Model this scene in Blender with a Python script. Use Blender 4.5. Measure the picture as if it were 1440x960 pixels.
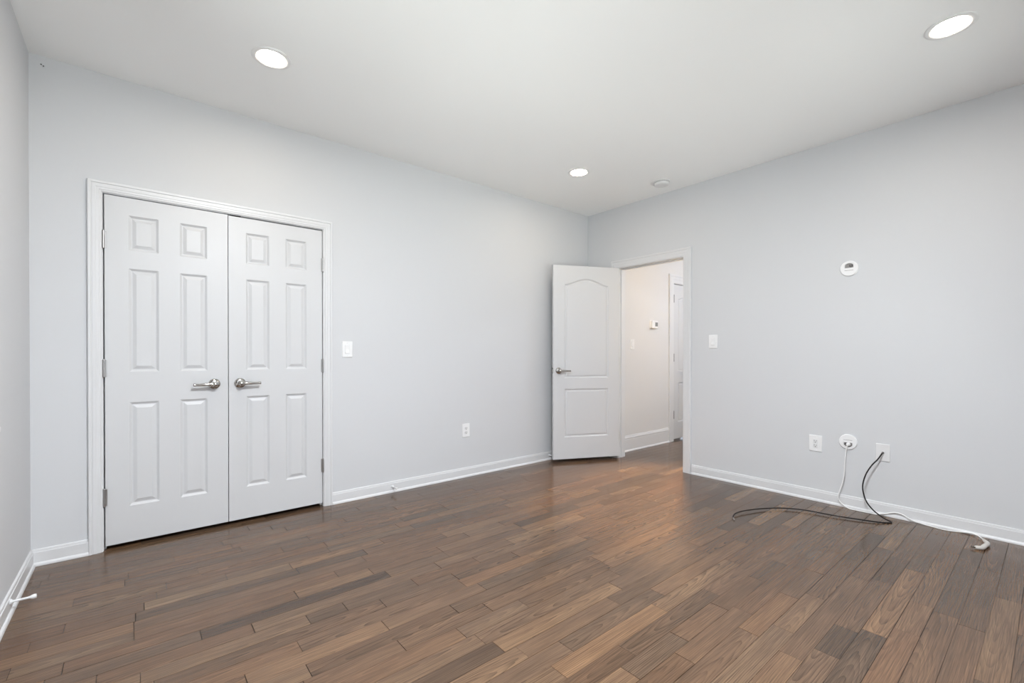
import bpy, bmesh, math, random
from mathutils import Vector, Matrix
from mathutils.geometry import tessellate_polygon

scene = bpy.context.scene
for o in list(bpy.data.objects):
    bpy.data.objects.remove(o)
COL = scene.collection
PI = math.pi

# ------------------------------------------------------------------ camera
cd = bpy.data.cameras.new('camera')
cam = bpy.data.objects.new('camera', cd)
COL.objects.link(cam)
cam.location = (-4.0576, -3.5004, 1.1331)
cam.rotation_euler = (PI / 2 - 0.00468, 0, -0.69282)
cd.sensor_width = 36.0
cd.lens = 636.68 / 1440 * 36
cd.shift_y = 21.1 / 1440
cd.clip_start = 0.02
scene.camera = cam

# ------------------------------------------------------------------ view, world, lights
vs = scene.view_settings
scene.display_settings.display_device = 'sRGB'
vs.view_transform = 'Standard'
vs.look = 'None'
vs.gamma = 1.0
vs.use_curve_mapping = False
vs.exposure = 0.04
scene.cycles.max_bounces = 14
scene.cycles.diffuse_bounces = 9
scene.cycles.glossy_bounces = 5
scene.cycles.transparent_max_bounces = 12
scene.cycles.sample_clamp_indirect = 8.0
scene.cycles.caustics_reflective = False
scene.cycles.caustics_refractive = False
try:
    scene.cycles.use_denoising = True
except Exception:
    pass

SKY = 5.75          # brightness of the daylight outside the windows
LAMP = 98.0        # radiance of a downlight lens
BACKFILL = 160.0    # watts of the unseen fill lamp added behind the camera
SPILL = 1050.0        # watts of the warm hallway downlight by the doorway
HALL = 27.0        # watts of the hallway ceiling lamp
WARM = (1.0, 0.86, 0.68)

world = bpy.data.worlds.new('daylight')
scene.world = world
world.use_nodes = True
wn = world.node_tree.nodes
wl = world.node_tree.links
bg = wn['Background']
tc = wn.new('ShaderNodeTexCoord')
sp = wn.new('ShaderNodeSeparateXYZ')
mr = wn.new('ShaderNodeMapRange')
mr.inputs[1].default_value = -0.38
mr.inputs[2].default_value = 0.02
cr = wn.new('ShaderNodeValToRGB')
cr.color_ramp.elements[0].color = (0.94, 1.0, 0.96, 1)
cr.color_ramp.elements[1].color = (0.22, 0.25, 0.29, 1)
wl.new(tc.outputs['Generated'], sp.inputs[0])
wl.new(sp.outputs['Z'], mr.inputs[0])
wl.new(mr.outputs[0], cr.inputs[0])
wl.new(cr.outputs[0], bg.inputs['Color'])
bg.inputs['Strength'].default_value = SKY

# ------------------------------------------------------------------ room measures
H = 2.74            # ceiling
L = 4.4946          # closet wall length, corner by the door is the origin
D = 3.93            # room depth
T = 0.12            # wall thickness
HY = -0.29          # face of the hallway wall
WIN_BACK = [(-2.20, -0.45, 0.50, 2.40), (-4.20, -2.60, 0.50, 2.40)]      # x0 x1 z0 z1; second window added to light the left side
WIN_LEFT = [(-3.30, -1.10, 0.866, 2.40)]      # y0 y1 z0 z1


def area(name, loc, rot, sx, sy, energy, color, shape='RECTANGLE', portal=False):
    ld = bpy.data.lights.new(name, 'AREA')
    ld.shape = shape
    ld.size = sx
    ld.size_y = sy
    ld.energy = energy
    ld.color = color
    if portal:
        ld.cycles.is_portal = True
    lo = bpy.data.objects.new(name, ld)
    lo.location = loc
    lo.rotation_euler = rot
    COL.objects.link(lo)
    return lo


for q in WIN_BACK:
    area('window_daylight', ((q[0] + q[1]) / 2, -D - T - 0.02, (q[2] + q[3]) / 2), (-PI / 2, 0, PI), q[1] - q[0], q[3] - q[2], 1, (1, 1, 1), portal=True)
for q in WIN_LEFT:
    area('window_daylight', (-L - T - 0.02, (q[0] + q[1]) / 2, (q[2] + q[3]) / 2), (0, -PI / 2, 0), q[3] - q[2], q[1] - q[0], 1, (1, 1, 1), portal=True)
area('hallway_lamp', (1.75, -1.70, H - 0.02), (0, 0, 0), 0.30, 0.30, HALL, (0.93, 1.02, 1.16), 'DISK')
sd_ = bpy.data.lights.new('hallway_downlight', 'SPOT')
sd_.energy = SPILL
sd_.color = (1.0, 0.70, 0.36)
sd_.spot_size = math.radians(60)
sd_.spot_blend = 1.0
sd_.shadow_soft_size = 0.06
sl = bpy.data.objects.new('hallway_downlight', sd_)
sl.location = (0.75, -0.755, H - 0.03)
sl.rotation_euler = (Vector((-0.92, -1.80, 0.0)) - sl.location).to_track_quat('-Z', 'Y').to_euler()
COL.objects.link(sl)
area('added_fill_lamp', (-3.30, -3.10, H - 0.05), (0, 0, 0), 0.45, 0.45, BACKFILL, (0.965, 1.0, 1.04), 'DISK')  # added fill without a fixture, evens out the room's brightness


# ------------------------------------------------------------------ materials
def mat(name, col, rough=0.5, metal=0.0, bump=0.0, bscale=200.0, spec=0.5, var=0.0, vscale=3.0, coat=0.0):
    m = bpy.data.materials.new(name)
    m.use_nodes = True
    nt = m.node_tree
    b = nt.nodes['Principled BSDF']
    b.inputs['Base Color'].default_value = (*col, 1)
    b.inputs['Roughness'].default_value = rough
    b.inputs['Metallic'].default_value = metal
    b.inputs['Specular IOR Level'].default_value = spec
    b.inputs['Coat Weight'].default_value = coat
    co = nt.nodes.new('ShaderNodeTexCoord')
    if bump:
        n = nt.nodes.new('ShaderNodeTexNoise')
        n.inputs['Scale'].default_value = bscale
        n.inputs['Detail'].default_value = 3
        bp = nt.nodes.new('ShaderNodeBump')
        bp.inputs['Strength'].default_value = bump
        bp.inputs['Distance'].default_value = 0.001
        nt.links.new(co.outputs['Object'], n.inputs['Vector'])
        nt.links.new(n.outputs['Fac'], bp.inputs['Height'])
        nt.links.new(bp.outputs['Normal'], b.inputs['Normal'])
    if var:
        n = nt.nodes.new('ShaderNodeTexNoise')
        n.inputs['Scale'].default_value = vscale
        n.inputs['Detail'].default_value = 4
        r = nt.nodes.new('ShaderNodeMapRange')
        r.inputs[3].default_value = rough - var
        r.inputs[4].default_value = rough + var
        nt.links.new(co.outputs['Object'], n.inputs['Vector'])
        nt.links.new(n.outputs['Fac'], r.inputs[0])
        nt.links.new(r.outputs[0], b.inputs['Roughness'])
    return m


M = {}
M['wall'] = mat('wall_paint', (0.610, 0.619, 0.632), 0.62, bump=0.12, bscale=260, spec=0.35, var=0.05)
M['hall'] = mat('hallway_paint', (0.68, 0.675, 0.67), 0.62, bump=0.12, bscale=260, spec=0.35, var=0.05)
M['ceiling'] = mat('ceiling_paint', (0.90, 0.91, 0.91), 0.85, bump=0.1, bscale=220, spec=0.2)
M['trim'] = mat('trim_paint', (0.67, 0.674, 0.682), 0.34, bump=0.04, bscale=90, var=0.04)
M['door'] = mat('door_paint', (0.605, 0.610, 0.618), 0.40, bump=0.06, bscale=120, var=0.04)
M['plastic'] = mat('white_plastic', (0.80, 0.80, 0.80), 0.32, var=0.03)
M['plastic2'] = mat('white_device_plastic', (0.72, 0.72, 0.72), 0.35, var=0.03)
M['nickel'] = mat('satin_nickel', (0.44, 0.42, 0.39), 0.2, 1.0, var=0.05, vscale=60)
M['chrome'] = mat('polished_nickel', (0.47, 0.45, 0.42), 0.12, 1.0, var=0.03, vscale=60)
M['hinge'] = mat('brushed_hinge_steel', (0.42, 0.41, 0.40), 0.33, 1.0, var=0.06, vscale=80)
M['dark'] = mat('dark_recess', (0.03, 0.03, 0.03), 0.6, var=0.05)
M['slot'] = mat('slot_shadow_plastic', (0.10, 0.10, 0.10), 0.6, var=0.05)
M['grey'] = mat('grey_plastic', (0.23, 0.22, 0.21), 0.45, var=0.05)
M['screen'] = mat('thermostat_screen', (0.22, 0.225, 0.22), 0.15, var=0.04)
M['hinge_dark'] = mat('dark_bronze_hinge', (0.045, 0.043, 0.04), 0.5, 0.2, var=0.05)
M['black'] = mat('black_cable_jacket', (0.010, 0.008, 0.008), 0.55, spec=0.3, var=0.06, vscale=40)
M['cord'] = mat('white_cord_vinyl', (0.82, 0.82, 0.81), 0.42, var=0.05, vscale=40)
M['plug'] = mat('off_white_plug_vinyl', (0.60, 0.58, 0.55), 0.45, bump=0.3, bscale=300, var=0.05)
M['rubber'] = mat('white_rubber', (0.74, 0.74, 0.73), 0.6, var=0.04)
M['nail'] = mat('dark_nail_steel', (0.05, 0.05, 0.05), 0.4, 1.0, var=0.05)
M['under'] = mat('floor_gap_shadow', (0.02, 0.014, 0.010), 0.8, var=0.05)


def emit_mat(name, col, strength):
    m = bpy.data.materials.new(name)
    m.use_nodes = True
    b = m.node_tree.nodes['Principled BSDF']
    b.inputs['Base Color'].default_value = (0.9, 0.9, 0.9, 1)
    b.inputs['Emission Color'].default_value = (*col, 1)
    b.inputs['Emission Strength'].default_value = strength
    return m


M['lens'] = emit_mat('lit_lens', WARM, LAMP)


def glass_mat():
    m = bpy.data.materials.new('window_glass')
    m.use_nodes = True
    nt = m.node_tree
    nt.nodes.remove(nt.nodes['Principled BSDF'])
    tr = nt.nodes.new('ShaderNodeBsdfTransparent')
    gl = nt.nodes.new('ShaderNodeBsdfGlossy')
    gl.inputs['Roughness'].default_value = 0.02
    lw = nt.nodes.new('ShaderNodeFresnel')
    lw.inputs['IOR'].default_value = 1.45
    mx = nt.nodes.new('ShaderNodeMixShader')
    nt.links.new(lw.outputs[0], mx.inputs[0])
    nt.links.new(tr.outputs[0], mx.inputs[1])
    nt.links.new(gl.outputs[0], mx.inputs[2])
    nt.links.new(mx.outputs[0], nt.nodes['Material Output'].inputs['Surface'])
    return m


M['glass'] = glass_mat()


def floor_mat():
    m = bpy.data.materials.new('oak_strip_flooring')
    m.use_nodes = True
    nt = m.node_tree
    N, K = nt.nodes, nt.links
    b = N['Principled BSDF']

    def node(t, **kw):
        n = N.new(t)
        for k, v in kw.items():
            setattr(n, k, v)
        return n

    def math_(op, a, bb=None, c=None):
        n = node('ShaderNodeMath', operation=op)
        for i, v in enumerate((a, bb, c)):
            if v is None:
                continue
            if isinstance(v, (int, float)):
                n.inputs[i].default_value = v
            else:
                K.new(v, n.inputs[i])
        return n.outputs[0]

    at = node('ShaderNodeAttribute', attribute_name='plank')
    sc = node('ShaderNodeSeparateColor')
    K.new(at.outputs['Color'], sc.inputs[0])
    tone, hue, third = sc.outputs[0], sc.outputs[1], sc.outputs[2]
    uv = node('ShaderNodeUVMap', uv_map='grain')
    su = node('ShaderNodeSeparateXYZ')
    K.new(uv.outputs[0], su.inputs[0])
    u, v = su.outputs[0], su.outputs[1]

    def noise(su_, sv_, det, rough=0.55, dist=0.0):
        mp = node('ShaderNodeMapping')
        mp.inputs['Scale'].default_value = (su_, sv_, 1)
        K.new(uv.outputs[0], mp.inputs['Vector'])
        n = node('ShaderNodeTexNoise')
        n.inputs['Scale'].default_value = 1
        n.inputs['Detail'].default_value = det
        n.inputs['Roughness'].default_value = rough
        n.inputs['Distortion'].default_value = dist
        K.new(mp.outputs[0], n.inputs['Vector'])
        return n.outputs['Fac']

    # growth rings cut by the board at a slight slope: straight grain and cathedrals
    wob = noise(1.7, 9, 3)
    wob2 = noise(5, 34, 2)
    tilt = math_('MULTIPLY', u, 0.055)
    d2 = math_('ADD', math_('MULTIPLY', v, v), math_('MULTIPLY', tilt, tilt))
    d = math_('SQRT', d2)
    d = math_('ADD', d, math_('MULTIPLY', math_('SUBTRACT', wob, 0.5), 0.034))
    d = math_('ADD', d, math_('MULTIPLY', math_('SUBTRACT', wob2, 0.5), 0.005))
    fr = math_('FRACT', math_('MULTIPLY', d, 135.0))
    ring = math_('POWER', fr, 2.4)
    # break the ring lines up
    brk = noise(5, 90, 3)
    ring = math_('MULTIPLY', ring, math_('MULTIPLY', math_('SUBTRACT', brk, 0.22), 1.75))
    pores = noise(4.5, 330, 4, 0.65)
    pores = math_('POWER', pores, 2.0)
    streak = noise(1.6, 55, 4, 0.6)
    blotch = noise(2.2, 9, 3, 0.5)

    ramp = node('ShaderNodeValToRGB')
    e = ramp.color_ramp.elements
    e[0].position = 0.0
    e[0].color = (0.052, 0.032, 0.021, 1)
    e[1].position = 1.0
    e[1].color = (0.190, 0.118, 0.068, 1)
    for pos, col in ((0.22, (0.077, 0.049, 0.031)), (0.55, (0.110, 0.066, 0.040)), (0.82, (0.143, 0.088, 0.051))):
        q = e.new(pos)
        q.color = (*col, 1)
    tt = math_('ADD', tone, math_('MULTIPLY', math_('SUBTRACT', streak, 0.5), 0.75))
    tt = math_('ADD', tt, math_('MULTIPLY', math_('SUBTRACT', blotch, 0.5), 0.55))
    K.new(tt, ramp.inputs[0])
    hs = node('ShaderNodeMix', data_type='RGBA', blend_type='MULTIPLY')
    hs.inputs[0].default_value = 1.0
    hr = node('ShaderNodeValToRGB')
    h = hr.color_ramp.elements
    h[0].color = (0.95, 1.0, 1.05, 1)
    h[1].color = (1.08, 0.975, 0.89, 1)
    K.new(hue, hr.inputs[0])
    K.new(ramp.outputs[0], hs.inputs[6])
    K.new(hr.outputs[0], hs.inputs[7])
    strength = math_('MULTIPLY_ADD', third, 0.60, 0.38)
    dk = math_('SUBTRACT', 1.0, math_('MULTIPLY', ring, strength))
    dk = math_('MULTIPLY', dk, math_('MULTIPLY_ADD', pores, 2.1, 0.52))
    fin = node('ShaderNodeVectorMath', operation='SCALE')
    K.new(hs.outputs[2], fin.inputs[0])
    K.new(dk, fin.inputs['Scale'])
    K.new(fin.outputs[0], b.inputs['Base Color'])
    rg = math_('MULTIPLY_ADD', pores, 0.12, 0.105)
    rg = math_('ADD', rg, math_('MULTIPLY', blotch, 0.06))
    K.new(rg, b.inputs['Roughness'])
    b.inputs['Specular IOR Level'].default_value = 0.36
    bp = node('ShaderNodeBump')
    bp.inputs['Strength'].default_value = 0.25
    bp.inputs['Distance'].default_value = 0.0006
    K.new(math_('SUBTRACT', pores, math_('MULTIPLY', ring, 0.35)), bp.inputs['Height'])
    K.new(bp.outputs[0], b.inputs['Normal'])
    return m


M['floor'] = floor_mat()


# ------------------------------------------------------------------ mesh helpers
def new():
    return bmesh.new()


def link(name, bm, m, parent=None, smooth=None):
    bmesh.ops.recalc_face_normals(bm, faces=bm.faces)
    me = bpy.data.meshes.new(name)
    bm.to_mesh(me)
    bm.free()
    if smooth is not None:
        me.shade_smooth()
        me.set_sharp_from_angle(angle=math.radians(smooth))
    me.materials.append(M[m] if isinstance(m, str) else m)
    o = bpy.data.objects.new(name, me)
    COL.objects.link(o)
    if parent is not None:
        o.parent = parent
    return o


def box(bm, x0, x1, y0, y1, z0, z1, bev=0.0):
    b = bmesh.new()
    vs_ = [b.verts.new(p) for p in ((x0, y0, z0), (x1, y0, z0), (x1, y1, z0), (x0, y1, z0), (x0, y0, z1), (x1, y0, z1), (x1, y1, z1), (x0, y1, z1))]
    for f in ((0, 1, 2, 3), (4, 5, 6, 7), (0, 1, 5, 4), (1, 2, 6, 5), (2, 3, 7, 6), (3, 0, 4, 7)):
        b.faces.new([vs_[i] for i in f])
    bmesh.ops.recalc_face_normals(b, faces=b.faces)
    if bev:
        bmesh.ops.bevel(b, geom=b.edges[:], offset=bev, segments=2, affect='EDGES', profile=0.5)
    merge(bm, b)


def merge(bm, b, mtx=None):
    mp = {}
    for v in b.verts:
        mp[v] = bm.verts.new(mtx @ v.co if mtx else v.co)
    for f in b.faces:
        try:
            bm.faces.new([mp[v] for v in f.verts])
        except ValueError:
            pass
    b.free()


def lathe(bm, prof, mtx=None, seg=32, cap=True):
    """prof: (radius, height) along local -Y (out of a wall)"""
    b = bmesh.new()
    rings = []
    for r, h in prof:
        if r < 1e-6:
            rings.append([b.verts.new((0, -h, 0))])
        else:
            rings.append([b.verts.new((r * math.cos(2 * PI * k / seg), -h, r * math.sin(2 * PI * k / seg))) for k in range(seg)])
    for a, c in zip(rings, rings[1:]):
        for k in range(seg):
            k2 = (k + 1) % seg
            if len(a) == 1 and len(c) == 1:
                continue
            if len(a) == 1:
                b.faces.new((a[0], c[k], c[k2]))
            elif len(c) == 1:
                b.faces.new((a[k], a[k2], c[0]))
            else:
                b.faces.new((a[k], a[k2], c[k2], c[k]))
    if cap:
        for rr in (rings[0], rings[-1]):
            if len(rr) > 1:
                b.faces.new(rr)
    merge(bm, b, mtx)


def tube(bm, pts, rad, seg=12, cap=True):
    pts = [Vector(p) for p in pts]
    n = len(pts)
    if not hasattr(rad, '__len__'):
        rad = [rad] * n
    rings = []
    up = None
    for i, p in enumerate(pts):
        t = (pts[min(i + 1, n - 1)] - pts[max(i - 1, 0)]).normalized()
        if up is None:
            up = Vector((0, 0, 1)) if abs(t.z) < 0.9 else Vector((1, 0, 0))
        s = t.cross(up).normalized()
        up = s.cross(t).normalized()
        rings.append([bm.verts.new(p + rad[i] * (math.cos(2 * PI * k / seg) * s + math.sin(2 * PI * k / seg) * up)) for k in range(seg)])
    for a, c in zip(rings, rings[1:]):
        for k in range(seg):
            k2 = (k + 1) % seg
            bm.faces.new((a[k], a[k2], c[k2], c[k]))
    if cap:
        bm.faces.new(rings[0])
        bm.faces.new(rings[-1])


def spline(pts, step=8):
    P = [Vector(p) for p in pts]
    out = []
    for i in range(len(P) - 1):
        p0 = P[max(i - 1, 0)]
        p1, p2 = P[i], P[i + 1]
        p3 = P[min(i + 2, len(P) - 1)]
        for k in range(step):
            t = k / step
            out.append(0.5 * ((2 * p1) + (p2 - p0) * t + (2 * p0 - 5 * p1 + 4 * p2 - p3) * t * t + (3 * p1 - p0 - 3 * p2 + p3) * t ** 3))
    out.append(P[-1])
    return out


def rrect(w, h, r, seg=5, cx=0.0, cz=0.0):
    out = []
    for sx, sz, a0 in ((1, 1, 0), (-1, 1, 90), (-1, -1, 180), (1, -1, 270)):
        for k in range(seg + 1):
            a = math.radians(a0 + 90 * k / seg)
            out.append((cx + sx * (w / 2 - r) + r * math.cos(a), cz + sz * (h / 2 - r) + r * math.sin(a)))
    return out


def loft(bm, layers, cap_first=True, cap_last=True):
    """layers: list of (outline2d, y)"""
    rings = [[bm.verts.new((x, y, z)) for x, z in o] for o, y in layers]
    n = len(rings[0])
    for a, c in zip(rings, rings[1:]):
        for k in range(n):
            k2 = (k + 1) % n
            bm.faces.new((a[k], a[k2], c[k2], c[k]))
    if cap_first:
        bm.faces.new(rings[0])
    if cap_last:
        bm.faces.new(rings[-1])


def plate(bm, w, h, r, t, bev, cx=0.0, cz=0.0, y0=0.0):
    loft(bm, [(rrect(w, h, r, 5, cx, cz), y0), (rrect(w, h, r, 5, cx, cz), y0 - t + bev), (rrect(w - 2 * bev, h - 2 * bev, max(r - bev * 0.6, 0.0005), 5, cx, cz), y0 - t)])


def inset(poly, d):
    """inset a closed CCW polygon by d with mitred corners"""
    n = len(poly)
    out = []
    for i in range(n):
        p0, p1, p2 = Vector(poly[i - 1]), Vector(poly[i]), Vector(poly[(i + 1) % n])
        e1, e2 = (p1 - p0).normalized(), (p2 - p1).normalized()
        n1, n2 = Vector((-e1.y, e1.x)), Vector((-e2.y, e2.x))
        b = (n1 + n2).normalized()
        k = d / max(b.dot(n1), 0.3)
        q = p1 + b * k
        out.append((q.x, q.y))
    return out


def face_with_holes(bm, outer, holes, y):
    polys = [[Vector((x, z, 0)) for x, z in outer]] + [[Vector((x, z, 0)) for x, z in h] for h in holes]
    flat = [p for q in polys for p in q]
    vs_ = [bm.verts.new((p.x, y, p.y)) for p in flat]
    for t in tessellate_polygon(polys):
        try:
            bm.faces.new([vs_[i] for i in t])
        except ValueError:
            pass


PROF = [(0.0, 0.0), (0.004, 0.003), (0.012, 0.0095), (0.017, 0.0095), (0.034, 0.0025), (0.036, 0.002)]
PROF2 = [(0.0, 0.0), (0.004, 0.004), (0.011, 0.0085), (0.020, 0.0085), (0.027, 0.003), (0.030, 0.0025)]


def door_leaf(x0, x1, z0, z1, y0, y1, panels, prof, both=False):
    """slab with moulded panels on the -Y face (y0) and, if asked, on the +Y face"""
    bm = new()
    outer = [(x0, z0), (x1, z0), (x1, z1), (x0, z1)]
    for y, s, on in ((y0, 1, True), (y1, -1, both)):
        if not on:
            face_with_holes(bm, outer, [], y)
            continue
        face_with_holes(bm, outer, panels, y)
        for p in panels:
            loft(bm, [(inset(p, d), y + s * dep) for d, dep in prof], cap_first=False)
    for a, c in zip(outer, outer[1:] + outer[:1]):
        bm.faces.new([bm.verts.new(q) for q in ((a[0], y0, a[1]), (c[0], y0, c[1]), (c[0], y1, c[1]), (a[0], y1, a[1]))])
    bmesh.ops.remove_doubles(bm, verts=bm.verts, dist=1e-5)
    return bm


def casing(bm, u0, u1, top, prof, z0=0.0):
    """mitred door casing around an opening; prof (outward, thickness); wall face at y=0, front to -Y"""
    rings = []
    for o, t in prof:
        rings.append([bm.verts.new(q) for q in ((u0 - o, -t, z0), (u0 - o, -t, top + o), (u1 + o, -t, top + o), (u1 + o, -t, z0))])
    n = len(rings)
    for i in range(n):
        a, c = rings[i], rings[(i + 1) % n]
        for k in range(3):
            bm.faces.new((a[k], a[k + 1], c[k + 1], c[k]))
    for k in (0, 3):
        bm.faces.new([r[k] for r in rings])


def casing_prof(w):
    return [(0, 0), (0, 0.008), (0.004, 0.010), (0.010, 0.010), (0.012, 0.0125), (w * 0.40, 0.0135), (w * 0.42, 0.0155),
            (w * 0.66, 0.0165), (w * 0.68, 0.0145), (w * 0.74, 0.0145), (w * 0.78, 0.019), (w - 0.004, 0.020), (w, 0.017), (w, 0)]


def base_prof(h, bead):
    p = [(0, 0), (0.021, 0), (0.021, 0.006), (0.0185, 0.013), (0.0135, 0.018), (0.012, 0.0185)]
    if bead:
        p += [(0.012, h - 0.046), (0.0105, h - 0.044), (0.0105, h - 0.038), (0.0125, h - 0.034), (0.0125, h - 0.026), (0.007, h - 0.018), (0.006, h - 0.006), (0.004, h), (0, h)]
    else:
        p += [(0.012, h - 0.016), (0.0095, h - 0.014), (0.0095, h - 0.010), (0.0075, h - 0.002), (0.005, h), (0, h)]
    return p


def runner(bm, u0, u1, prof):
    """baseboard along local X on a wall at y=0, front to -Y"""
    a = [bm.verts.new((u0, -t, z)) for t, z in prof]
    c = [bm.verts.new((u1, -t, z)) for t, z in prof]
    n = len(prof)
    for i in range(n):
        j = (i + 1) % n
        bm.faces.new((a[i], a[j], c[j], c[i]))
    bm.faces.new(a)
    bm.faces.new(c)


def struct(o, label=None, cat=None):
    o['kind'] = 'structure'
    if label:
        o['label'] = label
    if cat:
        o['category'] = cat
    return o


def thing(name, label, cat, loc=(0, 0, 0), rz=0.0, group=None, kind=None):
    o = bpy.data.objects.new(name, None)
    o.empty_display_size = 0.05
    COL.objects.link(o)
    o.location = loc
    o.rotation_euler = (0, 0, rz)
    o['label'] = label
    o['category'] = cat
    if group:
        o['group'] = group
    if kind:
        o['kind'] = kind
    return o


def tag(o, label, cat, group=None):
    o['label'] = label
    o['category'] = cat
    if group:
        o['group'] = group
    return o


def dup(root, loc, rz, label, group=None):
    r = root.copy()
    COL.objects.link(r)
    r.location = loc
    r.rotation_euler = (0, 0, rz)
    r['label'] = label
    if group:
        r['group'] = group
    for ch in list(root.children):
        c = ch.copy()
        COL.objects.link(c)
        c.parent = r
        for g in list(ch.children):
            q = g.copy()
            COL.objects.link(q)
            q.parent = c
    return r


RB = -PI / 2      # rotation for things on the doorway wall (front towards -X)
RL = PI / 2       # things on the left wall (front towards +X)

# ------------------------------------------------------------------ the shell
CX0, CX1, CTOP = -4.2035, -2.9855, 2.060      # closet opening
DY0, DY1, DTOP = -1.195, -0.433, 2.068        # bedroom door opening (y range)
HX1 = 2.75                                    # far end of the hallway
HYB = -2.20                                   # other side of the hallway

bm = new()
box(bm, -L - T, CX0 - 0.018, 0, T, 0, H)
box(bm, CX1 + 0.018, T, 0, T, 0, H)
box(bm, CX0 - 0.018, CX1 + 0.018, 0, T, CTOP + 0.018, H)
struct(link('wall_north', bm, 'wall'), 'pale grey closet wall with the white double doors', 'wall')

bm = new()
box(bm, 0, T, DY1 + 0.018, 0, 0, H)
box(bm, 0, T, -D - T, DY0 - 0.018, 0, H)
box(bm, 0, T, DY0 - 0.018, DY1 + 0.018, DTOP + 0.018, H)
struct(link('wall_east', bm, 'wall'), 'pale grey wall pierced by the open doorway', 'wall')



def wall_strip(lo, hi, holes, put):
    # wall pieces between lo and hi with rectangular holes (a0, a1, z0, z1)
    a = lo
    for h in sorted(holes):
        put(a, h[0], 0, H)
        put(h[0], h[1], 0, h[2])
        put(h[0], h[1], h[3], H)
        a = h[1]
    put(a, hi, 0, H)


bm = new()
wall_strip(-D - T, 0, WIN_LEFT, lambda a, b, c, d: box(bm, -L - T, -L, a, b, c, d))
struct(link('wall_west', bm, 'wall'), 'pale grey wall at the left picture edge', 'wall')
bm = new()
wall_strip(-L, 0, WIN_BACK, lambda a, b, c, d: box(bm, a, b, -D - T, -D, c, d))
struct(link('wall_south', bm, 'wall'), 'pale grey wall behind the camera', 'wall')

bm = new()
box(bm, -L - T, HX1 + T, -D - T, 0.80, H, H + 0.10)
struct(link('ceiling', bm, 'ceiling'), 'flat white ceiling with recessed lights', 'ceiling')

bm = new()
box(bm, -4.5, CX0 - 0.018, T, 0.75, 0, H)
box(bm, CX1 + 0.018, -2.6, T, 0.75, 0, H)
box(bm, -4.5, -2.6, 0.75, 0.80, 0, H)
struct(link('wall_closet', bm, 'wall'), 'wall inside the closet behind the double doors', 'wall')

HDX0, HDX1, HDTOP = 1.352, 2.120, 2.058       # hallway door opening
bm = new()
box(bm, T, HDX0 - 0.018, HY, HY + T, 0, H)
box(bm, HDX1 + 0.018, HX1, HY, HY + T, 0, H)
box(bm, HDX0 - 0.018, HDX1 + 0.018, HY, HY + T, HDTOP + 0.018, H)
box(bm, HDX0 - 0.2, HDX1 + 0.2, HY + 0.45, HY + 0.50, 0, H)
struct(link('wall_hallway', bm, 'hall'), 'warm grey hallway wall with thermostat seen through the doorway', 'wall')
bm = new()
box(bm, HX1, HX1 + T, HYB - T, HY + 0.5, 0, H)
struct(link('wall_hallway_end', bm, 'hall'), 'end wall of the hallway', 'wall')
bm = new()
box(bm, T, HX1, HYB - T, HYB, 0, H)
struct(link('wall_hallway_south', bm, 'hall'), 'far side wall of the hallway', 'wall')

# ---- floor: strip planks laid along the closet wall, one mesh
rnd = random.Random(11)
PW, PY0 = 0.0826, -3.153
# boards the photograph shows clearly: (row, start x, end x, tone, hue)
FIXED = {
    22: [(-3.86, -3.06, 0.10, 0.35)],
    20: [(-4.05, -3.495, 0.72, 0.3), (-3.495, -3.338, 0.26, 0.4)],
    9: [(-2.90, -2.26, 0.84, 0.75)],
    2: [(-2.05, -1.80, 0.20, 0.2), (-1.80, -1.20, 0.50, 0.45)],
    -1: [(-1.35, -0.35, 0.33, 0.3)],
    -2: [(-1.40, -0.62, 0.45, 0.4)],
}
bm = new()
uvl = bm.loops.layers.uv.new('grain')
cl = bm.loops.layers.float_color.new('plank')


def plank(xa, xb, ya, yb, tone, hue):
    g = rnd.choice((0.0003, 0.0005, 0.0007, 0.0009, 0.0013))
    ge = rnd.choice((0.0004, 0.0006, 0.0008, 0.0012, 0.0018))
    ou = rnd.uniform(-0.9, 0.9)
    ov = rnd.choice((rnd.uniform(-0.045, 0.045), rnd.uniform(-0.045, 0.045), rnd.uniform(0.08, 0.22)))
    bu, bv = rnd.randrange(1, 60) * 0.0, 0.0
    third = rnd.random()
    a = [bm.verts.new(p) for p in ((xa + ge, ya + g, 0), (xb - ge, ya + g, 0), (xb - ge, yb - g, 0), (xa + ge, yb - g, 0))]
    c = [bm.verts.new(p) for p in ((xa + ge, ya + g, -0.004), (xb - ge, ya + g, -0.004), (xb - ge, yb - g, -0.004), (xa + ge, yb - g, -0.004))]
    fs = [bm.faces.new(a)] + [bm.faces.new((a[i], c[i], c[(i + 1) % 4], a[(i + 1) % 4])) for i in range(4)]
    mx, my = (xa + xb) / 2, (ya + yb) / 2
    for f in fs:
        for lp in f.loops:
            lp[uvl].uv = (lp.vert.co.x - mx + ou, lp.vert.co.y - my + ov)
            lp[cl] = (tone, hue, third, 1)


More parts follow.
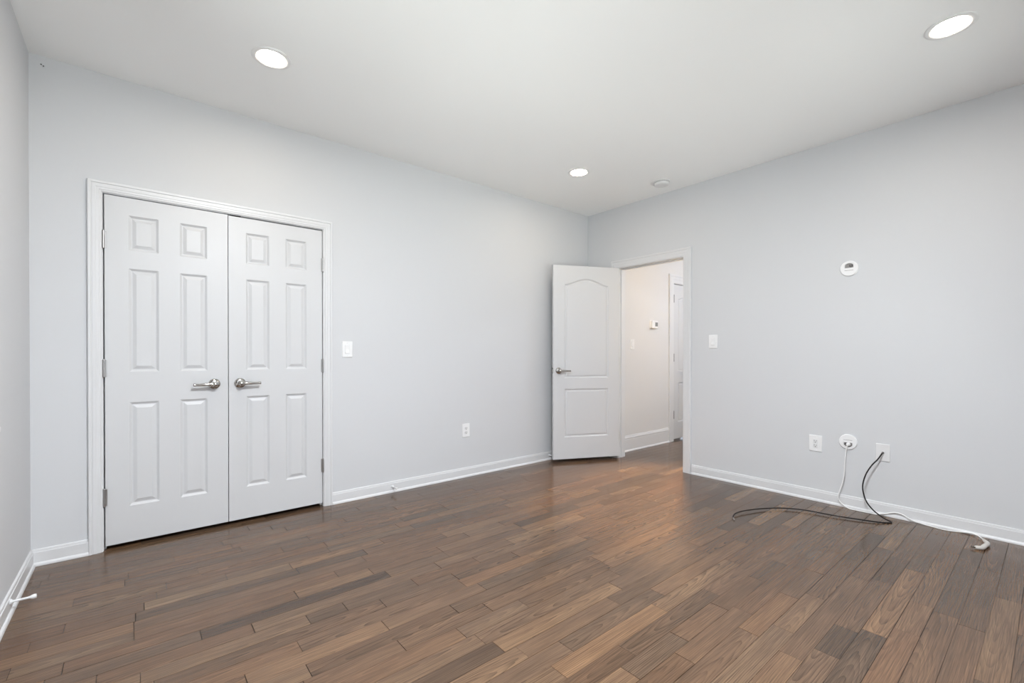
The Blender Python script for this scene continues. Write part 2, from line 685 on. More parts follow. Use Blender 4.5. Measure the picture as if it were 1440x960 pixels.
row = -11
while PY0 + row * PW < 0.76:
    ya = PY0 + row * PW
    yb = ya + PW
    x = -L - 0.15 - rnd.uniform(0, 0.7)
    xend = HX1 + 0.05
    fixed = sorted(FIXED.get(row, []))
    while x < xend:
        if fixed and x >= fixed[0][0] - 0.16:
            fa, fb, t, h = fixed.pop(0)
            plank(x, fb, ya, yb, t, h)
            x = fb
            continue
        ln = rnd.choice((rnd.uniform(0.25, 0.5), rnd.uniform(0.4, 0.9), rnd.uniform(0.5, 1.05)))
        if fixed and x + ln > fixed[0][0] - 0.16:
            ln = fixed[0][0] - x
        t = min(1, max(0, rnd.gauss(0.54, 0.15)))
        if rnd.random() < 0.06:
            t -= 0.22
        plank(x, x + ln, ya, yb, t, rnd.betavariate(2, 2.4))
        x += ln
    row += 1
fl = link('floor', bm, 'floor')
struct(fl, 'brown oak strip floor with mixed board tones', 'floor')
bm = new()
box(bm, -L - 0.9, HX1 + 0.3, -4.1, 0.8, -0.06, -0.0041)
struct(link('floor_base', bm, 'under', fl))

# ---- baseboards
BP = base_prof(0.088, False)


def base(name, wallrot, org, u0, u1, prof=BP):
    b = new()
    runner(b, u0, u1, prof)
    o = link(name, b, 'trim', smooth=35)
    o.location = org
    o.rotation_euler = (0, 0, wallrot)
    struct(o)
    return o


base('baseboard_north', 0, (0, 0, 0), -L, -4.2672)['label'] = 'white baseboard between room corner and closet casing'
base('baseboard_north', 0, (0, 0, 0), -2.920, 0)['label'] = 'white baseboard from closet casing to the open door'
base('baseboard_east', RB, (0, 0, 0), 0.0, 0.343)['label'] = 'white baseboard behind the open door'
base('baseboard_east', RB, (0, 0, 0), 1.287, D)['label'] = 'white baseboard under the wall outlets'
base('baseboard_west', RL, (-L, 0, 0), -D, 0)['label'] = 'white baseboard along the left wall'
base('baseboard_south', PI, (0, -D, 0), 0, L)['label'] = 'white baseboard behind the camera'
base('baseboard_hallway', 0, (0, HY, 0), T, 1.232, base_prof(0.186, True))['label'] = 'tall stepped white baseboard in the hallway'
base('baseboard_hallway_end', RB, (HX1, 0, 0), -HY, -HYB, base_prof(0.186, True))

# ---- casings and jambs
t1 = thing('trim_1', 'white stepped casing around the closet double doors', 'door frame', (0, 0, 0), kind='structure')
bm = new()
casing(bm, CX0 - 0.004, CX1 + 0.004, CTOP + 0.004, casing_prof(0.0605))
link('casing', bm, 'trim', t1, smooth=20)
bm = new()
box(bm, CX0 - 0.018, CX0, 0, T, 0, CTOP + 0.018)
box(bm, CX1, CX1 + 0.018, 0, T, 0, CTOP + 0.018)
box(bm, CX0, CX1, 0, T, CTOP, CTOP + 0.018)
box(bm, CX0, CX0 + 0.010, 0.042, 0.075, 0.0, CTOP)
box(bm, CX1 - 0.010, CX1, 0.042, 0.075, 0.0, CTOP)
box(bm, CX0 + 0.010, CX1 - 0.010, 0.042, 0.075, CTOP - 0.012, CTOP)
link('jamb', bm, 'trim', t1)
bm = new()
box(bm, -3.575, -3.515, -0.0005, 0.030, CTOP - 0.0045, CTOP - 0.0003)
link('catch_plate', bm, 'dark', t1)['label'] = 'dark ball catch plate under the head'

t2 = thing('trim_2', 'white casing and jamb of the open bedroom doorway', 'door frame', (0, 0, 0), RB, kind='structure')
bm = new()
casing(bm, -DY1 - 0.005, -DY0 + 0.005, DTOP + 0.005, casing_prof(0.082))
link('casing', bm, 'trim', t2, smooth=20)
bm = new()
a0, a1 = -DY1, -DY0
box(bm, a0 - 0.018, a0, 0, T + 0.002, 0, DTOP + 0.018)
box(bm, a1, a1 + 0.018, 0, T + 0.002, 0, DTOP + 0.018)
box(bm, a0, a1, 0, T + 0.002, DTOP, DTOP + 0.018)
link('jamb', bm, 'trim', t2)
bm = new()
box(bm, a0, a0 + 0.010, 0.042, 0.078, 0, DTOP, 0.002)
box(bm, a1 - 0.010, a1, 0.042, 0.078, 0, DTOP, 0.002)
box(bm, a0 + 0.010, a1 - 0.010, 0.042, 0.078, DTOP - 0.010, DTOP, 0.002)
link('stop_strip', bm, 'trim', t2)
bm = new()
b2 = new()
casing(b2, -a1 - 0.005, -a0 + 0.005, DTOP + 0.005, casing_prof(0.082))
merge(bm, b2, Matrix.Translation((0, T, 0)) @ Matrix.Rotation(PI, 4, 'Z'))
link('hallway_casing', bm, 'trim', t2, smooth=20)

t3 = thing('trim_3', 'white casing around the hallway door', 'door frame', (0, HY, 0), kind='structure')
bm = new()
casing(bm, HDX0 - 0.003, HDX1 + 0.003, HDTOP + 0.003, casing_prof(0.112))
link('casing', bm, 'trim', t3, smooth=20)
bm = new()
box(bm, HDX0 - 0.018, HDX0, 0, T, 0, HDTOP + 0.018)
box(bm, HDX1, HDX1 + 0.018, 0, T, 0, HDTOP + 0.018)
box(bm, HDX0, HDX1, 0, T, HDTOP, HDTOP + 0.018)
link('jamb', bm, 'trim', t3)


# ---- windows behind and beside the camera: the room's daylight, second back one added for it
def window(name, label, loc, rz, w, z0, z1, mull):
    t = thing(name, label, 'window', loc, rz, kind='structure')
    b = new()
    xs = [-w / 2 + (w) * k / mull for k in range(mull + 1)]
    f = 0.035
    box(b, -w / 2, w / 2, 0.03, T, z0, z0 + f)
    box(b, -w / 2, w / 2, 0.03, T, z1 - f, z1)
    for k, x in enumerate(xs):
        xa = x if k == 0 else x - f if k == mull else x - f
        xb = xa + (f if k in (0, mull) else 2 * f)
        box(b, xa, xb, 0.03, T, z0 + f, z1 - f)
    zm = (z0 + z1) / 2
    for xa, xb in zip(xs, xs[1:]):
        box(b, xa + f, xb - f, 0.05, 0.09, zm - 0.02, zm + 0.02)
    link('window_frame', b, 'trim', t)
    b = new()
    box(b, -w / 2 + f * 0.5, w / 2 - f * 0.5, 0.068, 0.072, z0 + f * 0.5, z1 - f * 0.5)
    link('glass', b, 'glass', t)
    b = new()
    c = new()
    rings = []
    pr = casing_prof(0.075)
    for o, th in pr:
        rings.append([b.verts.new(q) for q in ((-w / 2 - o, -th, z0), (-w / 2 - o, -th, z1 + o), (w / 2 + o, -th, z1 + o), (w / 2 + o, -th, z0))])
    for i in range(len(rings)):
        p, q = rings[i], rings[(i + 1) % len(rings)]
        for k in range(3):
            b.faces.new((p[k], p[k + 1], q[k + 1], q[k]))
    for k in (0, 3):
        b.faces.new([r[k] for r in rings])
    c.free()
    link('casing', b, 'trim', t, smooth=20)
    b = new()
    box(b, -w / 2 - 0.108, w / 2 + 0.108, -0.050, 0.0, z0 - 0.022, z0, 0.004)
    box(b, -w / 2, w / 2, 0.0, 0.03, z0 - 0.022, z0)
    box(b, -w / 2 - 0.07, w / 2 + 0.07, -0.016, 0, z0 - 0.09, z0 - 0.022, 0.003)
    link('window_sill', b, 'trim', t)
    return t


for k, q in enumerate(WIN_BACK):
    window('window_%d' % (k + 2), ('wide white framed window behind the camera', 'narrower white framed window added behind the camera for light')[k], ((q[0] + q[1]) / 2, -D, 0), PI, q[1] - q[0], q[2], q[3], 2 - k)
for q in WIN_LEFT:
    window('window_1', 'window whose white sill tip shows at the left picture edge', (-L, (q[0] + q[1]) / 2, 0), RL, q[1] - q[0], q[2], q[3], 1)


# ------------------------------------------------------------------ doors
def lever(parent, x, y, z, dirx, out=-1, m='chrome', label=None):
    """lever set at (x, z) on a face at y; dirx +1/-1 where the lever points; out -1 faces -Y"""
    b = new()
    mt = Matrix.Translation((x, y, z)) @ (Matrix.Rotation(PI, 4, 'Z') if out > 0 else Matrix.Identity(4))
    lathe(b, [(0.0, 0.0), (0.0335, 0.0), (0.0335, 0.004), (0.0325, 0.007), (0.029, 0.010), (0.024, 0.0125), (0.015, 0.014), (0.0125, 0.017), (0.0115, 0.028),
              (0.0135, 0.032), (0.0150, 0.036), (0.0150, 0.062), (0.0140, 0.066), (0.010, 0.069), (0, 0.070)], mt, 40)
    h = link('door_handle', b, m, parent, smooth=40)
    if label:
        h['label'] = label
    b = new()
    yo = y + out * 0.050
    pts = [(x + dirx * s, yo + out * q, z + dz) for s, q, dz in ((0.006, 0, 0.0), (0.022, 0.001, 0.0), (0.040, 0.003, 0.0), (0.062, 0.004, -0.0005), (0.085, 0.003, -0.001), (0.103, 0.001, -0.001))]
    tube(b, spline(pts, 5), [0.0128 - 0.0052 * min(1, i / 20) for i in range(26)], 20)
    tube(b, [(x + dirx * 0.103, yo + out * 0.001, z - 0.001), (x + dirx * 0.1045, yo + out * 0.001, z - 0.001), (x + dirx * 0.115, yo, z - 0.001), (x + dirx * 0.117, yo, z - 0.001)], [0.0082, 0.0088, 0.0086, 0.0066], 20)
    link('lever', b, m, h, smooth=40)
    return h


def hinge(parent, x, y, z, side, length=0.098, m='hinge'):
    """barrel hinge; side = direction of the door leaf along X"""
    b = new()
    for k in range(5):
        za = z - length / 2 + k * length / 5
        tube(b, [(x, y, za + 0.0006), (x, y, za + length / 5 - 0.0006)], 0.0068, 14)
    tube(b, [(x, y, z - length / 2 - 0.004), (x, y, z - length / 2 - 0.001), (x, y, z + length / 2 + 0.001), (x, y, z + length / 2 + 0.004)], [0.004, 0.0058, 0.0058, 0.004], 14)
    box(b, x - 0.0125, x + 0.0125, y + 0.004, y + 0.008, z - length / 2, z + length / 2)
    return link('hinge', b, m, parent, smooth=40)


def rect(x0, x1, z0, z1):
    return [(x0, z0), (x1, z0), (x1, z1), (x0, z1)]


def six_panels(xa, xb, xc, xd):
    out = []
    for z0, z1 in ((0.238, 0.850), (1.029, 1.640), (1.746, 1.953)):
        out += [rect(xa, xb, z0, z1), rect(xc, xd, z0, z1)]
    return out


d1 = thing('door_1', 'left leaf of the white six panel closet double doors', 'door', (0, 0, 0), kind='structure')
link('door_leaf', door_leaf(-4.1965, -3.5905, 0.026, 2.0545, 0.002, 0.037, six_panels(-4.090, -3.950, -3.846, -3.704), PROF), 'door', d1)
lever(d1, -3.667, 0.002, 0.941, -1, label='polished lever handle pointing left')
for z in (1.794, 1.052, 0.308):
    hinge(d1, -4.2005, -0.005, z, 1)

d2 = thing('door_2', 'right leaf of the white six panel closet double doors', 'door', (0, 0, 0), kind='structure')
link('door_leaf', door_leaf(-3.5865, -2.9905, 0.026, 2.0505, 0.002, 0.037, six_panels(-3.485, -3.344, -3.240, -3.100), PROF), 'door', d2)
lever(d2, -3.522, 0.002, 0.941, 1, label='polished lever handle pointing right')
for z in (1.798, 1.049, 0.306):
    hinge(d2, -2.9865, -0.005, z, -1)


def arch_panel(x0, x1, z0, zs, rise, n=24):
    """panel with a raised cathedral top: flat shoulders, then a smooth arch"""
    p = [(x0, z0), (x1, z0)]
    for k in range(n + 1):
        t = k / n
        x = x1 + (x0 - x1) * t
        s = 0.5 - 0.5 * math.cos(2 * PI * t)
        s = s ** 0.85
        p.append((x, zs + rise * s))
    return p


# the open door: local X runs from hinge to free edge, visible face towards -Y
W3 = 0.757
ang = math.radians(155.0)
d3 = thing('door_3', 'white arched two panel door standing open against the corner', 'door', (-0.008, -0.430, 0), ang - PI, kind='structure')
# after turning by ang-180 deg the local -X axis points along the leaf, so the leaf is built along -X
ZB, ZT = 0.034, 2.067
PAN3 = [rect(-0.635, -0.132, 0.262, 0.770), arch_panel(-0.635, -0.132, 0.885, 1.868, 0.066)]
leaf = door_leaf(-0.003 - W3, -0.003, ZB, ZT, -0.040, -0.005, PAN3, PROF2, both=True)
link('door_leaf', leaf, 'door', d3)
lever(d3, -0.700, -0.040, 0.962, 1, m='nickel', label='satin nickel lever pointing to the hinges')
lever(d3, -0.700, -0.005, 0.962, 1, out=1, m='nickel')
bm = new()
box(bm, -0.003 - W3 - 0.0015, -0.003 - W3 + 0.0015, -0.036, -0.010, 0.932, 0.992)
box(bm, -0.003 - W3 - 0.011, -0.003 - W3, -0.029, -0.017, 0.952, 0.972, 0.002)
link('latch_plate', bm, 'nickel', d3)
for z in (1.865, 1.055, 0.260):
    b = new()
    for k in range(5):
        za = z - 0.049 + k * 0.0196
        tube(b, [(0, 0, za + 0.0005), (0, 0, za + 0.0191)], 0.0065, 14)
    box(b, -0.0035, 0.0005, -0.036, -0.004, z - 0.049, z + 0.049)
    link('hinge', b, 'hinge', d3, smooth=40)

d4 = thing('door_4', 'white arched panel door down the hallway beyond the thermostat', 'door', (HDX0 + 0.003, HY, 0), kind='structure')
PAN4 = [rect(0.122, 0.625, 0.24, 0.76), arch_panel(0.122, 0.625, 0.905, 1.868, 0.070)]
link('door_leaf', door_leaf(0, 0.760, 0.022, 2.052, 0.004, 0.039, PAN4, PROF2), 'door', d4)
for z in (1.862, 1.090, 0.342):
    hinge(d4, -0.001, -0.005, z, 1, 0.098, 'hinge_dark')
lever(d4, 0.695, 0.004, 0.95, -1, m='nickel')


# ------------------------------------------------------------------ ceiling fittings
# built with the axis along local -Y, then turned so that it points down
def down(root):
    root.rotation_euler = (PI / 2, 0, 0)   # local -Y becomes -Z
    return root


def ceiling_light(loc, label):
    t = thing('recessed_light', label, 'ceiling light', loc, 0, 'recessed ceiling lights')
    down(t)
    b = new()
    lathe(b, [(0.097, 0.0), (0.097, 0.002), (0.094, 0.0045), (0.088, 0.0060), (0.080, 0.0062), (0.0735, 0.0050), (0.0700, 0.0020), (0.0692, 0.0012), (0.0692, 0.0)], None, 64, cap=False)
    link('trim_ring', b, 'plastic', t, smooth=40)
    b = new()
    lathe(b, [(0.0692, 0.0006), (0.0690, 0.0012), (0.060, 0.0024), (0.035, 0.0034), (0.0, 0.0038)], None, 64, cap=False)
    link('lens', b, 'lens', t, smooth=60)['label'] = 'glowing round lens'
    return t


# rotation by +90 deg about X sends -Y to -Z
ceiling_light((-3.487, -0.770, H), 'lit round recessed light above the closet doors')
ceiling_light((-1.045, -0.795, H), 'lit round recessed light nearest the smoke detector')
ceiling_light((-0.985, -3.160, H), 'lit round recessed light at the upper right picture corner')

sd = down(thing('smoke_detector', 'small white round smoke detector on the ceiling over the doorway', 'smoke detector', (-0.295, -1.146, H)))
bm = new()
lathe(bm, [(0.0, 0.0), (0.071, 0.0), (0.071, 0.008), (0.069, 0.010), (0.066, 0.010)], None, 48)
link('base', bm, 'plastic2', sd, smooth=40)
bm = new()
lathe(bm, [(0.060, 0.0101), (0.060, 0.016), (0.066, 0.018), (0.066, 0.030), (0.062, 0.037), (0.052, 0.041), (0.030, 0.0425), (0.0, 0.043)], None, 48)
link('cover', bm, 'plastic2', sd, smooth=40)
bm = new()
for k in range(20):
    a = 2 * PI * k / 20
    c = new()
    box(c, -0.004, 0.004, -0.0165, -0.0120, 0.0575, 0.0612)
    merge(bm, c, Matrix.Rotation(a, 4, 'Y'))
link('vent', bm, 'slot', sd)
bm = new()
lathe(bm, [(0.011, 0.0424), (0.011, 0.0445), (0.009, 0.0455), (0, 0.0457)], Matrix.Translation((0.022, 0, 0.0)), 24)
link('test_button', bm, 'plastic', sd, smooth=40)


# ------------------------------------------------------------------ wall devices (front to local -Y, origin at plate centre)
def screw(bm, x, z, y):
    lathe(bm, [(0.0035, 0.0), (0.0035, 0.0006), (0.002, 0.0011), (0, 0.0012)], Matrix.Translation((x, y, z)), 12)


def light_switch(loc, rz, label, w=0.080, h=0.122):
    t = thing('light_switch', label, 'light switch', loc, rz, 'wall light switches')
    b = new()
    plate(b, w, h, 0.004, 0.0062, 0.0025)
    link('wall_plate', b, 'plastic', t, smooth=30)
    b = new()
    loft(b, [(rrect(0.037, 0.070, 0.002), -0.0058), (rrect(0.037, 0.070, 0.002), -0.0068), (rrect(0.0345, 0.0675, 0.0015), -0.0074)])
    link('switch_frame', b, 'plastic2', t, smooth=30)
    b = new()
    p = [(0.0, 0.031), (0.0035, 0.030), (0.0015, 0.0), (0.0058, -0.030), (0.0, -0.031)]
    for s in (-1, 1):
        pass
    ring = [[b.verts.new((s * 0.0148, -0.0074 - q, z)) for q, z in p] for s in (-1, 1)]
    for i in range(len(p)):
        j = (i + 1) % len(p)
        b.faces.new((ring[0][i], ring[0][j], ring[1][j], ring[1][i]))
    b.faces.new(ring[0])
    b.faces.new(ring[1])
    link('rocker', b, 'plastic', t)
    for z in (-0.0485, 0.0485):
        b = new()
        screw(b, 0, z, -0.0062)
        link('screw', b, 'plastic2', t, smooth=30)
    return t


light_switch((-2.805, 0, 1.172), 0, 'white rocker light switch beside the closet casing')
light_switch((0, -1.492, 1.250), RB, 'white rocker light switch right of the open doorway')
light_switch((0.452, HY, 1.252), 0, 'white rocker light switch in the hallway below the thermostat', 0.078, 0.120)


def outlet(loc, rz, label, style):
    t = thing('electrical_outlet', label, 'outlet', loc, rz, 'duplex wall outlets')
    b = new()
    plate(b, 0.080 if style == 'oval' else 0.086, 0.124, 0.004, 0.0062, 0.0025)
    link('wall_plate', b, 'plastic', t, smooth=30)
    if style != 'oval':
        b = new()
        loft(b, [(rrect(0.035, 0.068, 0.002), -0.0058), (rrect(0.035, 0.068, 0.002), -0.0072), (rrect(0.0335, 0.0665, 0.0015), -0.0078)])
        link('insert', b, 'plastic2', t, smooth=30)
    for cz in (0.0195, -0.0195):
        b = new()
        if style == 'oval':
            loft(b, [(rrect(0.034, 0.029, 0.0135, 8, 0, cz), -0.0058), (rrect(0.034, 0.029, 0.0135, 8, 0, cz), -0.0076), (rrect(0.0325, 0.0275, 0.013, 8, 0, cz), -0.0082)])
        else:
            loft(b, [(rrect(0.030, 0.027, 0.005, 8, 0, cz * 0.86), -0.0075), (rrect(0.030, 0.027, 0.005, 8, 0, cz * 0.86), -0.0082), (rrect(0.029, 0.026, 0.0045, 8, 0, cz * 0.86), -0.0085)])
        r = link('receptacle', b, 'plastic2', t, smooth=30)
        b = new()
        k = cz if style == 'oval' else cz * 0.86
        yy = -0.0083 if style == 'oval' else -0.0086
        box(b, -0.0085, -0.0058, yy - 0.0004, yy + 0.001, k - 0.002, k + 0.0085)
        box(b, 0.0058, 0.0085, yy - 0.0004, yy + 0.001, k - 0.001, k + 0.0075)
        lathe(b, [(0.0034, 0.0), (0.0034, 0.0005)], Matrix.Translation((0, yy + 0.0001, k - 0.0075)), 14)
        link('slots', b, 'slot', r)
    for z in ((0,) if style == 'oval' else (-0.0485, 0.0485)):
        b = new()
        screw(b, 0, z, -0.0062)
        link('screw', b, 'plastic2', t, smooth=30)
    return t


outlet((-1.709, 0, 0.430), 0, 'white duplex outlet low on the closet wall', 'oval')
outlet((0, -2.304, 0.444), RB, 'white duplex outlet left of the round cable plate', 'square')


def round_plate(loc, rz, label, flip):
    """round in-wall cable kit cover with a half moon recess and a slot line"""
    t = thing('round_cable_plate', label, 'wall plate', loc, rz, 'round in-wall cable plates')
    s = -1 if flip else 1
    R = 0.0565
    n = 48
    circ = [(R * math.cos(2 * PI * k / n), R * math.sin(2 * PI * k / n)) for k in range(n)]
    circ2 = [(x * 0.93, z * 0.93) for x, z in circ]
    moon = [(-0.027, 0.004 * s), (0.027, 0.004 * s)]
    arc = [(0.027 * math.cos(a), (0.020 + 0.019 * math.sin(a)) * s) for a in [PI * k / 14 for k in range(15)]]
    moon = moon + arc
    if s < 0:
        moon = moon[::-1]
    b = new()
    yf = -0.011
    rings = [[b.verts.new((x, y, z)) for x, z in c] for c, y in ((circ, 0), (circ, -0.007))]
    for k in range(n):
        k2 = (k + 1) % n
        b.faces.new((rings[0][k], rings[0][k2], rings[1][k2], rings[1][k]))
    # shoulder to front
    sh = [b.verts.new((x, yf, z)) for x, z in circ2]
    for k in range(n):
        k2 = (k + 1) % n
        b.faces.new((rings[1][k], rings[1][k2], sh[k2], sh[k]))
    face_with_holes(b, circ2, [moon], yf)
    loft(b, [(moon, yf), (inset(moon, 0.002), yf + 0.009)], cap_first=False, cap_last=False)
    bmesh.ops.remove_doubles(b, verts=b.verts, dist=1e-5)
    link('cover', b, 'plastic', t, smooth=30)
    b = new()
    loft(b, [(inset(moon, 0.0018), -0.0035), (inset(moon, 0.0018), -0.0022)])
    rc = link('recess', b, 'grey', t)
    rc['label'] = 'dark grey half moon recess'
    b = new()
    for dx in ((0.004, 0.017) if not flip else (-0.018, -0.010)):
        box(b, dx - 0.0028, dx + 0.0028, -0.0046, -0.0030, s * 0.019 - 0.006, s * 0.019 + 0.006)
    lathe(b, [(0.0036, 0.0), (0.0036, 0.0012)], Matrix.Translation((0.0105 if not flip else -0.014, -0.0034, s * 0.010)), 12)
    link('slots', b, 'dark', rc)
    b = new()
    box(b, -0.027, 0.027, yf - 0.0004, yf + 0.001, -0.0138 * s - 0.0013, -0.0138 * s + 0.0013)
    link('slot_line', b, 'grey', t)
    return t


round_plate((0, -2.516, 1.767), RB, 'upper round white cable plate high on the doorway wall', False)
round_plate((0, -2.513, 0.486), RB, 'lower round white cable plate with white plug in it', True)

cp = thing('coax_plate', 'square white wall plate with black coax cable attached', 'wall plate', (0, -2.716, 0.440), RB)
bm = new()
plate(bm, 0.080, 0.122, 0.004, 0.0062, 0.0025)
link('wall_plate', bm, 'plastic2', cp, smooth=30)
for z in (-0.0415, 0.0415):
    bm = new()
    screw(bm, 0, z, -0.0062)
    link('screw', bm, 'plastic2', cp, smooth=30)
bm = new()
lathe(bm, [(0.0075, 0.006), (0.0075, 0.0085), (0.0050, 0.0086), (0.0050, 0.016), (0.0, 0.016)], None, 6)
link('connector', bm, 'nickel', cp)

# ---- thermostat on the hallway wall
th = thing('thermostat', 'white box thermostat with grey display on the hallway wall', 'thermostat', (0.878, HY, 1.502))
bm = new()
plate(bm, 0.128, 0.100, 0.006, 0.006, 0.002)
link('base', bm, 'plastic', th, smooth=30)
bm = new()
plate(bm, 0.122, 0.094, 0.008, 0.030, 0.004, 0, 0, -0.0058)
link('body', bm, 'plastic', th, smooth=30)
bm = new()
plate(bm, 0.056, 0.050, 0.003, 0.0010, 0.0004, 0.028, 0.002, -0.0356)
link('screen', bm, 'screen', th)['label'] = 'grey display'
for z in (0.016, -0.004):
    bm = new()
    plate(bm, 0.014, 0.011, 0.003, 0.0018, 0.0006, -0.030, z, -0.0356)
    link('button', bm, 'plastic2', th, smooth=30)


# ---- rigid door stops on the baseboards
def door_stop(loc, rz, label, tilt=0.0):
    t = thing('door_stop', label, 'door stop', loc, rz, 'white baseboard door stops')
    b = new()
    lathe(b, [(0.0, -0.001), (0.0125, -0.001), (0.0125, 0.002), (0.0105, 0.004), (0.0062, 0.008), (0.0052, 0.014), (0.0048, 0.030), (0.0050, 0.052), (0.0058, 0.060)], None, 24)
    link('rod', b, 'trim', t, smooth=50)
    b = new()
    lathe(b, [(0.0060, 0.0598), (0.0085, 0.064), (0.0098, 0.069), (0.0098, 0.076), (0.0085, 0.0795), (0.0, 0.081)], None, 24)
    link('bumper', b, 'rubber', t, smooth=50)
    return t


door_stop((-L + 0.0125, -0.598, 0.058), RL, 'white door stop sticking out of the left wall baseboard')
door_stop((-2.440, -0.0125, 0.047), 0, 'white door stop on baseboard right of the closet')
door_stop((-0.640, -0.0125, 0.050), 0, 'white door stop behind the edge of the open door')

# ---- two nails left high in the corner
for q, (x, z, lab) in enumerate(((-4.4465, 2.6925, 'upper of two tiny dark nails near the ceiling corner'), (-4.4375, 2.6865, 'lower of two tiny dark nails near the ceiling corner'))):
    bm = new()
    lathe(bm, [(0.0012, -0.002), (0.0012, 0.003), (0.0030, 0.003), (0.0030, 0.0042), (0, 0.0046)], Matrix.Translation((0, 0, 0)), 12)
    o = link('nail', bm, 'nail', smooth=40)
    o.location = (x, 0, z)
    tag(o, lab, 'nail', 'nails by the ceiling corner')

# ------------------------------------------------------------------ cables
F_, CY_, YAW_, PIT_ = 636.682, 501.099, 0.692821, -0.0046807
CAM = Vector((-4.05763, -3.50039, 1.13315))


def cam_ray(px, py):
    fw = Vector((math.sin(YAW_), math.cos(YAW_), 0))
    r = Vector((math.cos(YAW_), -math.sin(YAW_), 0))
    u = Vector((0, 0, 1))
    fw2 = fw * math.cos(PIT_) + u * math.sin(PIT_)
    u2 = u * math.cos(PIT_) - fw * math.sin(PIT_)
    return fw2 + r * ((px - 720) / F_) - u2 * ((py - CY_) / F_)


def at_x(px, py, x):
    d = cam_ray(px, py)
    return CAM + d * ((x - CAM.x) / d.x)


def at_z(px, py, z):
    d = cam_ray(px, py)
    return CAM + d * ((z - CAM.z) / d.z)


# black coax: out of its plate, down in an arc to the floor, a sharp turn, then along the boards
pts = [Vector((-0.016, -2.716, 0.440)), Vector((-0.034, -2.7165, 0.438))]
for px, py, x in ((1234.5, 645.5, -0.060), (1226, 654, -0.085), (1218, 666, -0.108), (1213.5, 680, -0.122), (1214, 692, -0.130), (1219, 706, -0.136), (1229, 718, -0.142), (1243, 728.5, -0.150)):
    pts.append(at_x(px, py, x))
for px, py, z in ((1251.5, 732.6, 0.007), (1253.6, 734.2, 0.005), (1249, 735.0, 0.0045), (1236, 734.0, 0.006), (1214, 731.0, 0.009), (1171, 724.3, 0.011), (1134.5, 717.4, 0.012), (1104, 714.3, 0.012), (1076.4, 714.6, 0.013), (1049, 717.5, 0.016), (1035, 721.2, 0.015), (1031, 726, 0.009), (1032.2, 730.0, 0.0045)):
    pts.append(at_z(px, py, z))
coax = thing('coax_cable', 'thin black coax cable from the plate curling onto the floor', 'cable', (pts[12].x, pts[12].y, 0))
off = Vector((pts[12].x, pts[12].y, 0))
bm = new()
path = [p - off for p in spline(pts, 8)]
for p in path:
    p.z = max(p.z, 0.0044)
tube(bm, path, 0.0042, 12)
link('jacket', bm, 'black', coax, smooth=60)
for a, c in ((path[0], path[7]), (path[-1], path[-6])):
    bm = new()
    d = (c - a).normalized()
    tube(bm, [a - d * 0.004 + Vector((0, 0, 0.001)), a + d * 0.004 + Vector((0, 0, 0.001)), a + d * 0.0045 + Vector((0, 0, 0.001)), a + d * 0.018 + Vector((0, 0, 0.001))], [0.0058, 0.0058, 0.0048, 0.0046], 12)
    link('end_connector', bm, 'grey', coax, smooth=40)['label'] = 'grey metal end connector'

# white cord: plug in the lower round plate, hangs, runs along the baseboard to a loose plug
pts = [Vector((-0.030, -2.516, 0.466))]
for px, py, x in ((1189.8, 632, -0.036), (1188.3, 647, -0.040), (1187.3, 664.6, -0.044), (1184.6, 679.2, -0.047), (1180.6, 690.6, -0.048), (1178.6, 699, -0.048), (1182, 706, -0.046), (1192, 713.7, -0.046), (1206.7, 719.7, -0.046)):
    pts.append(at_x(px, py, x))
for px, py, x in ((1224, 722.6, -0.042), (1244.6, 722.0, -0.032), (1259, 720.6, -0.026), (1270.8, 724.2, -0.030), (1282.5, 731.2, -0.040)):
    pts.append(at_x(px, py, x))
for px, py, z in ((1305.8, 738.9, 0.004), (1329, 744.8, 0.004), (1349.6, 747.6, 0.006), (1364, 748.9, 0.010), (1374.4, 752.7, 0.012), (1382, 757.5, 0.012)):
    pts.append(at_z(px, py, z))
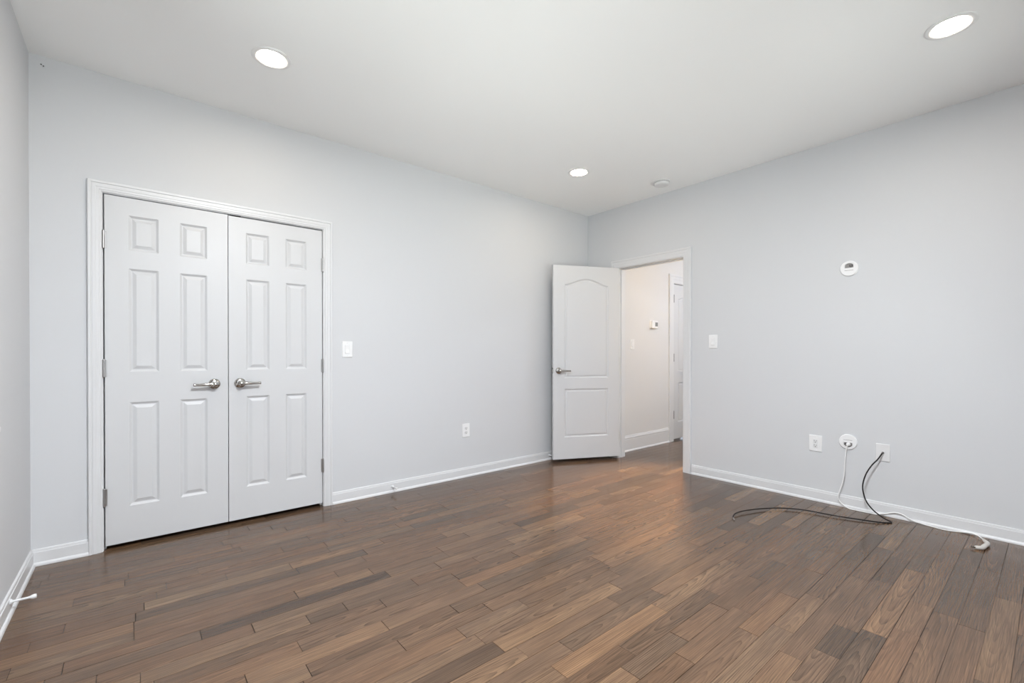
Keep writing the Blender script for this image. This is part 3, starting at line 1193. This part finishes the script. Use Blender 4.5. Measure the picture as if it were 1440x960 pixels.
cord = thing('power_cord', 'white power cord plugged in the round plate trailing along the baseboard', 'cord', (pts[8].x, pts[8].y, 0))
off = Vector((pts[8].x, pts[8].y, 0))
path = spline(pts, 8)
for p in path:
    p.z = max(p.z, 0.0038)
    lim = -0.0225 - 0.0038 if p.z < 0.024 else -0.0125 - 0.0038 if p.z < 0.09 else -0.0038
    p.x = min(p.x, lim)
path = [p - off for p in path]
bm = new()
tube(bm, path, 0.0036, 12)
link('cable', bm, 'cord', cord, smooth=60)
# plug seated in the plate
bm = new()
b2 = new()
lathe(b2, [(0.0, 0.004), (0.0115, 0.004), (0.0125, 0.008), (0.0125, 0.022), (0.0105, 0.028), (0.006, 0.031), (0.0, 0.032)], None, 24)
merge(bm, b2, Matrix.Translation(Vector((0, -2.517, 0.470)) - off) @ Matrix.Rotation(RB, 4, 'Z'))
link('plug', bm, 'plastic', cord, smooth=40)['label'] = 'white plug seated in the round plate'
# loose plug on the boards: angled head with two prongs
e = path[-1] + off
A = at_z(1389, 764.5, 0.014)
Bp = at_z(1381, 770.0, 0.012)
Cp = at_z(1371, 769.0, 0.012)
tip = at_z(1365.5, 767.6, 0.010)
bm = new()
pl = spline([e, e.lerp(A, 0.45), A, A.lerp(Bp, 0.5), Bp, Cp], 6)
rr = []
for i in range(len(pl)):
    t = i / (len(pl) - 1)
    rr.append(0.0042 + 0.0078 * min(1, t / 0.35) - (0.003 * max(0, (t - 0.8) / 0.2)))
tube(bm, [p - off for p in pl], rr, 12)
lp = link('loose_plug', bm, 'plug', cord, smooth=50)
lp['label'] = 'off-white plug head lying on the boards'
d = (Cp - Bp)
d.z = 0
d.normalize()
s = Vector((-d.y, d.x, 0))
for k in (-1, 1):
    c0 = Cp + s * 0.0062 * k - off
    b2 = new()
    box(b2, 0, 0.017, -0.0009, 0.0009, -0.0032, 0.0032)
    m4 = Matrix.Translation(c0) @ Matrix.Rotation(math.atan2(d.y, d.x), 4, 'Z')
    bm = new()
    merge(bm, b2, m4)
    link('prong', bm, 'nickel', lp)
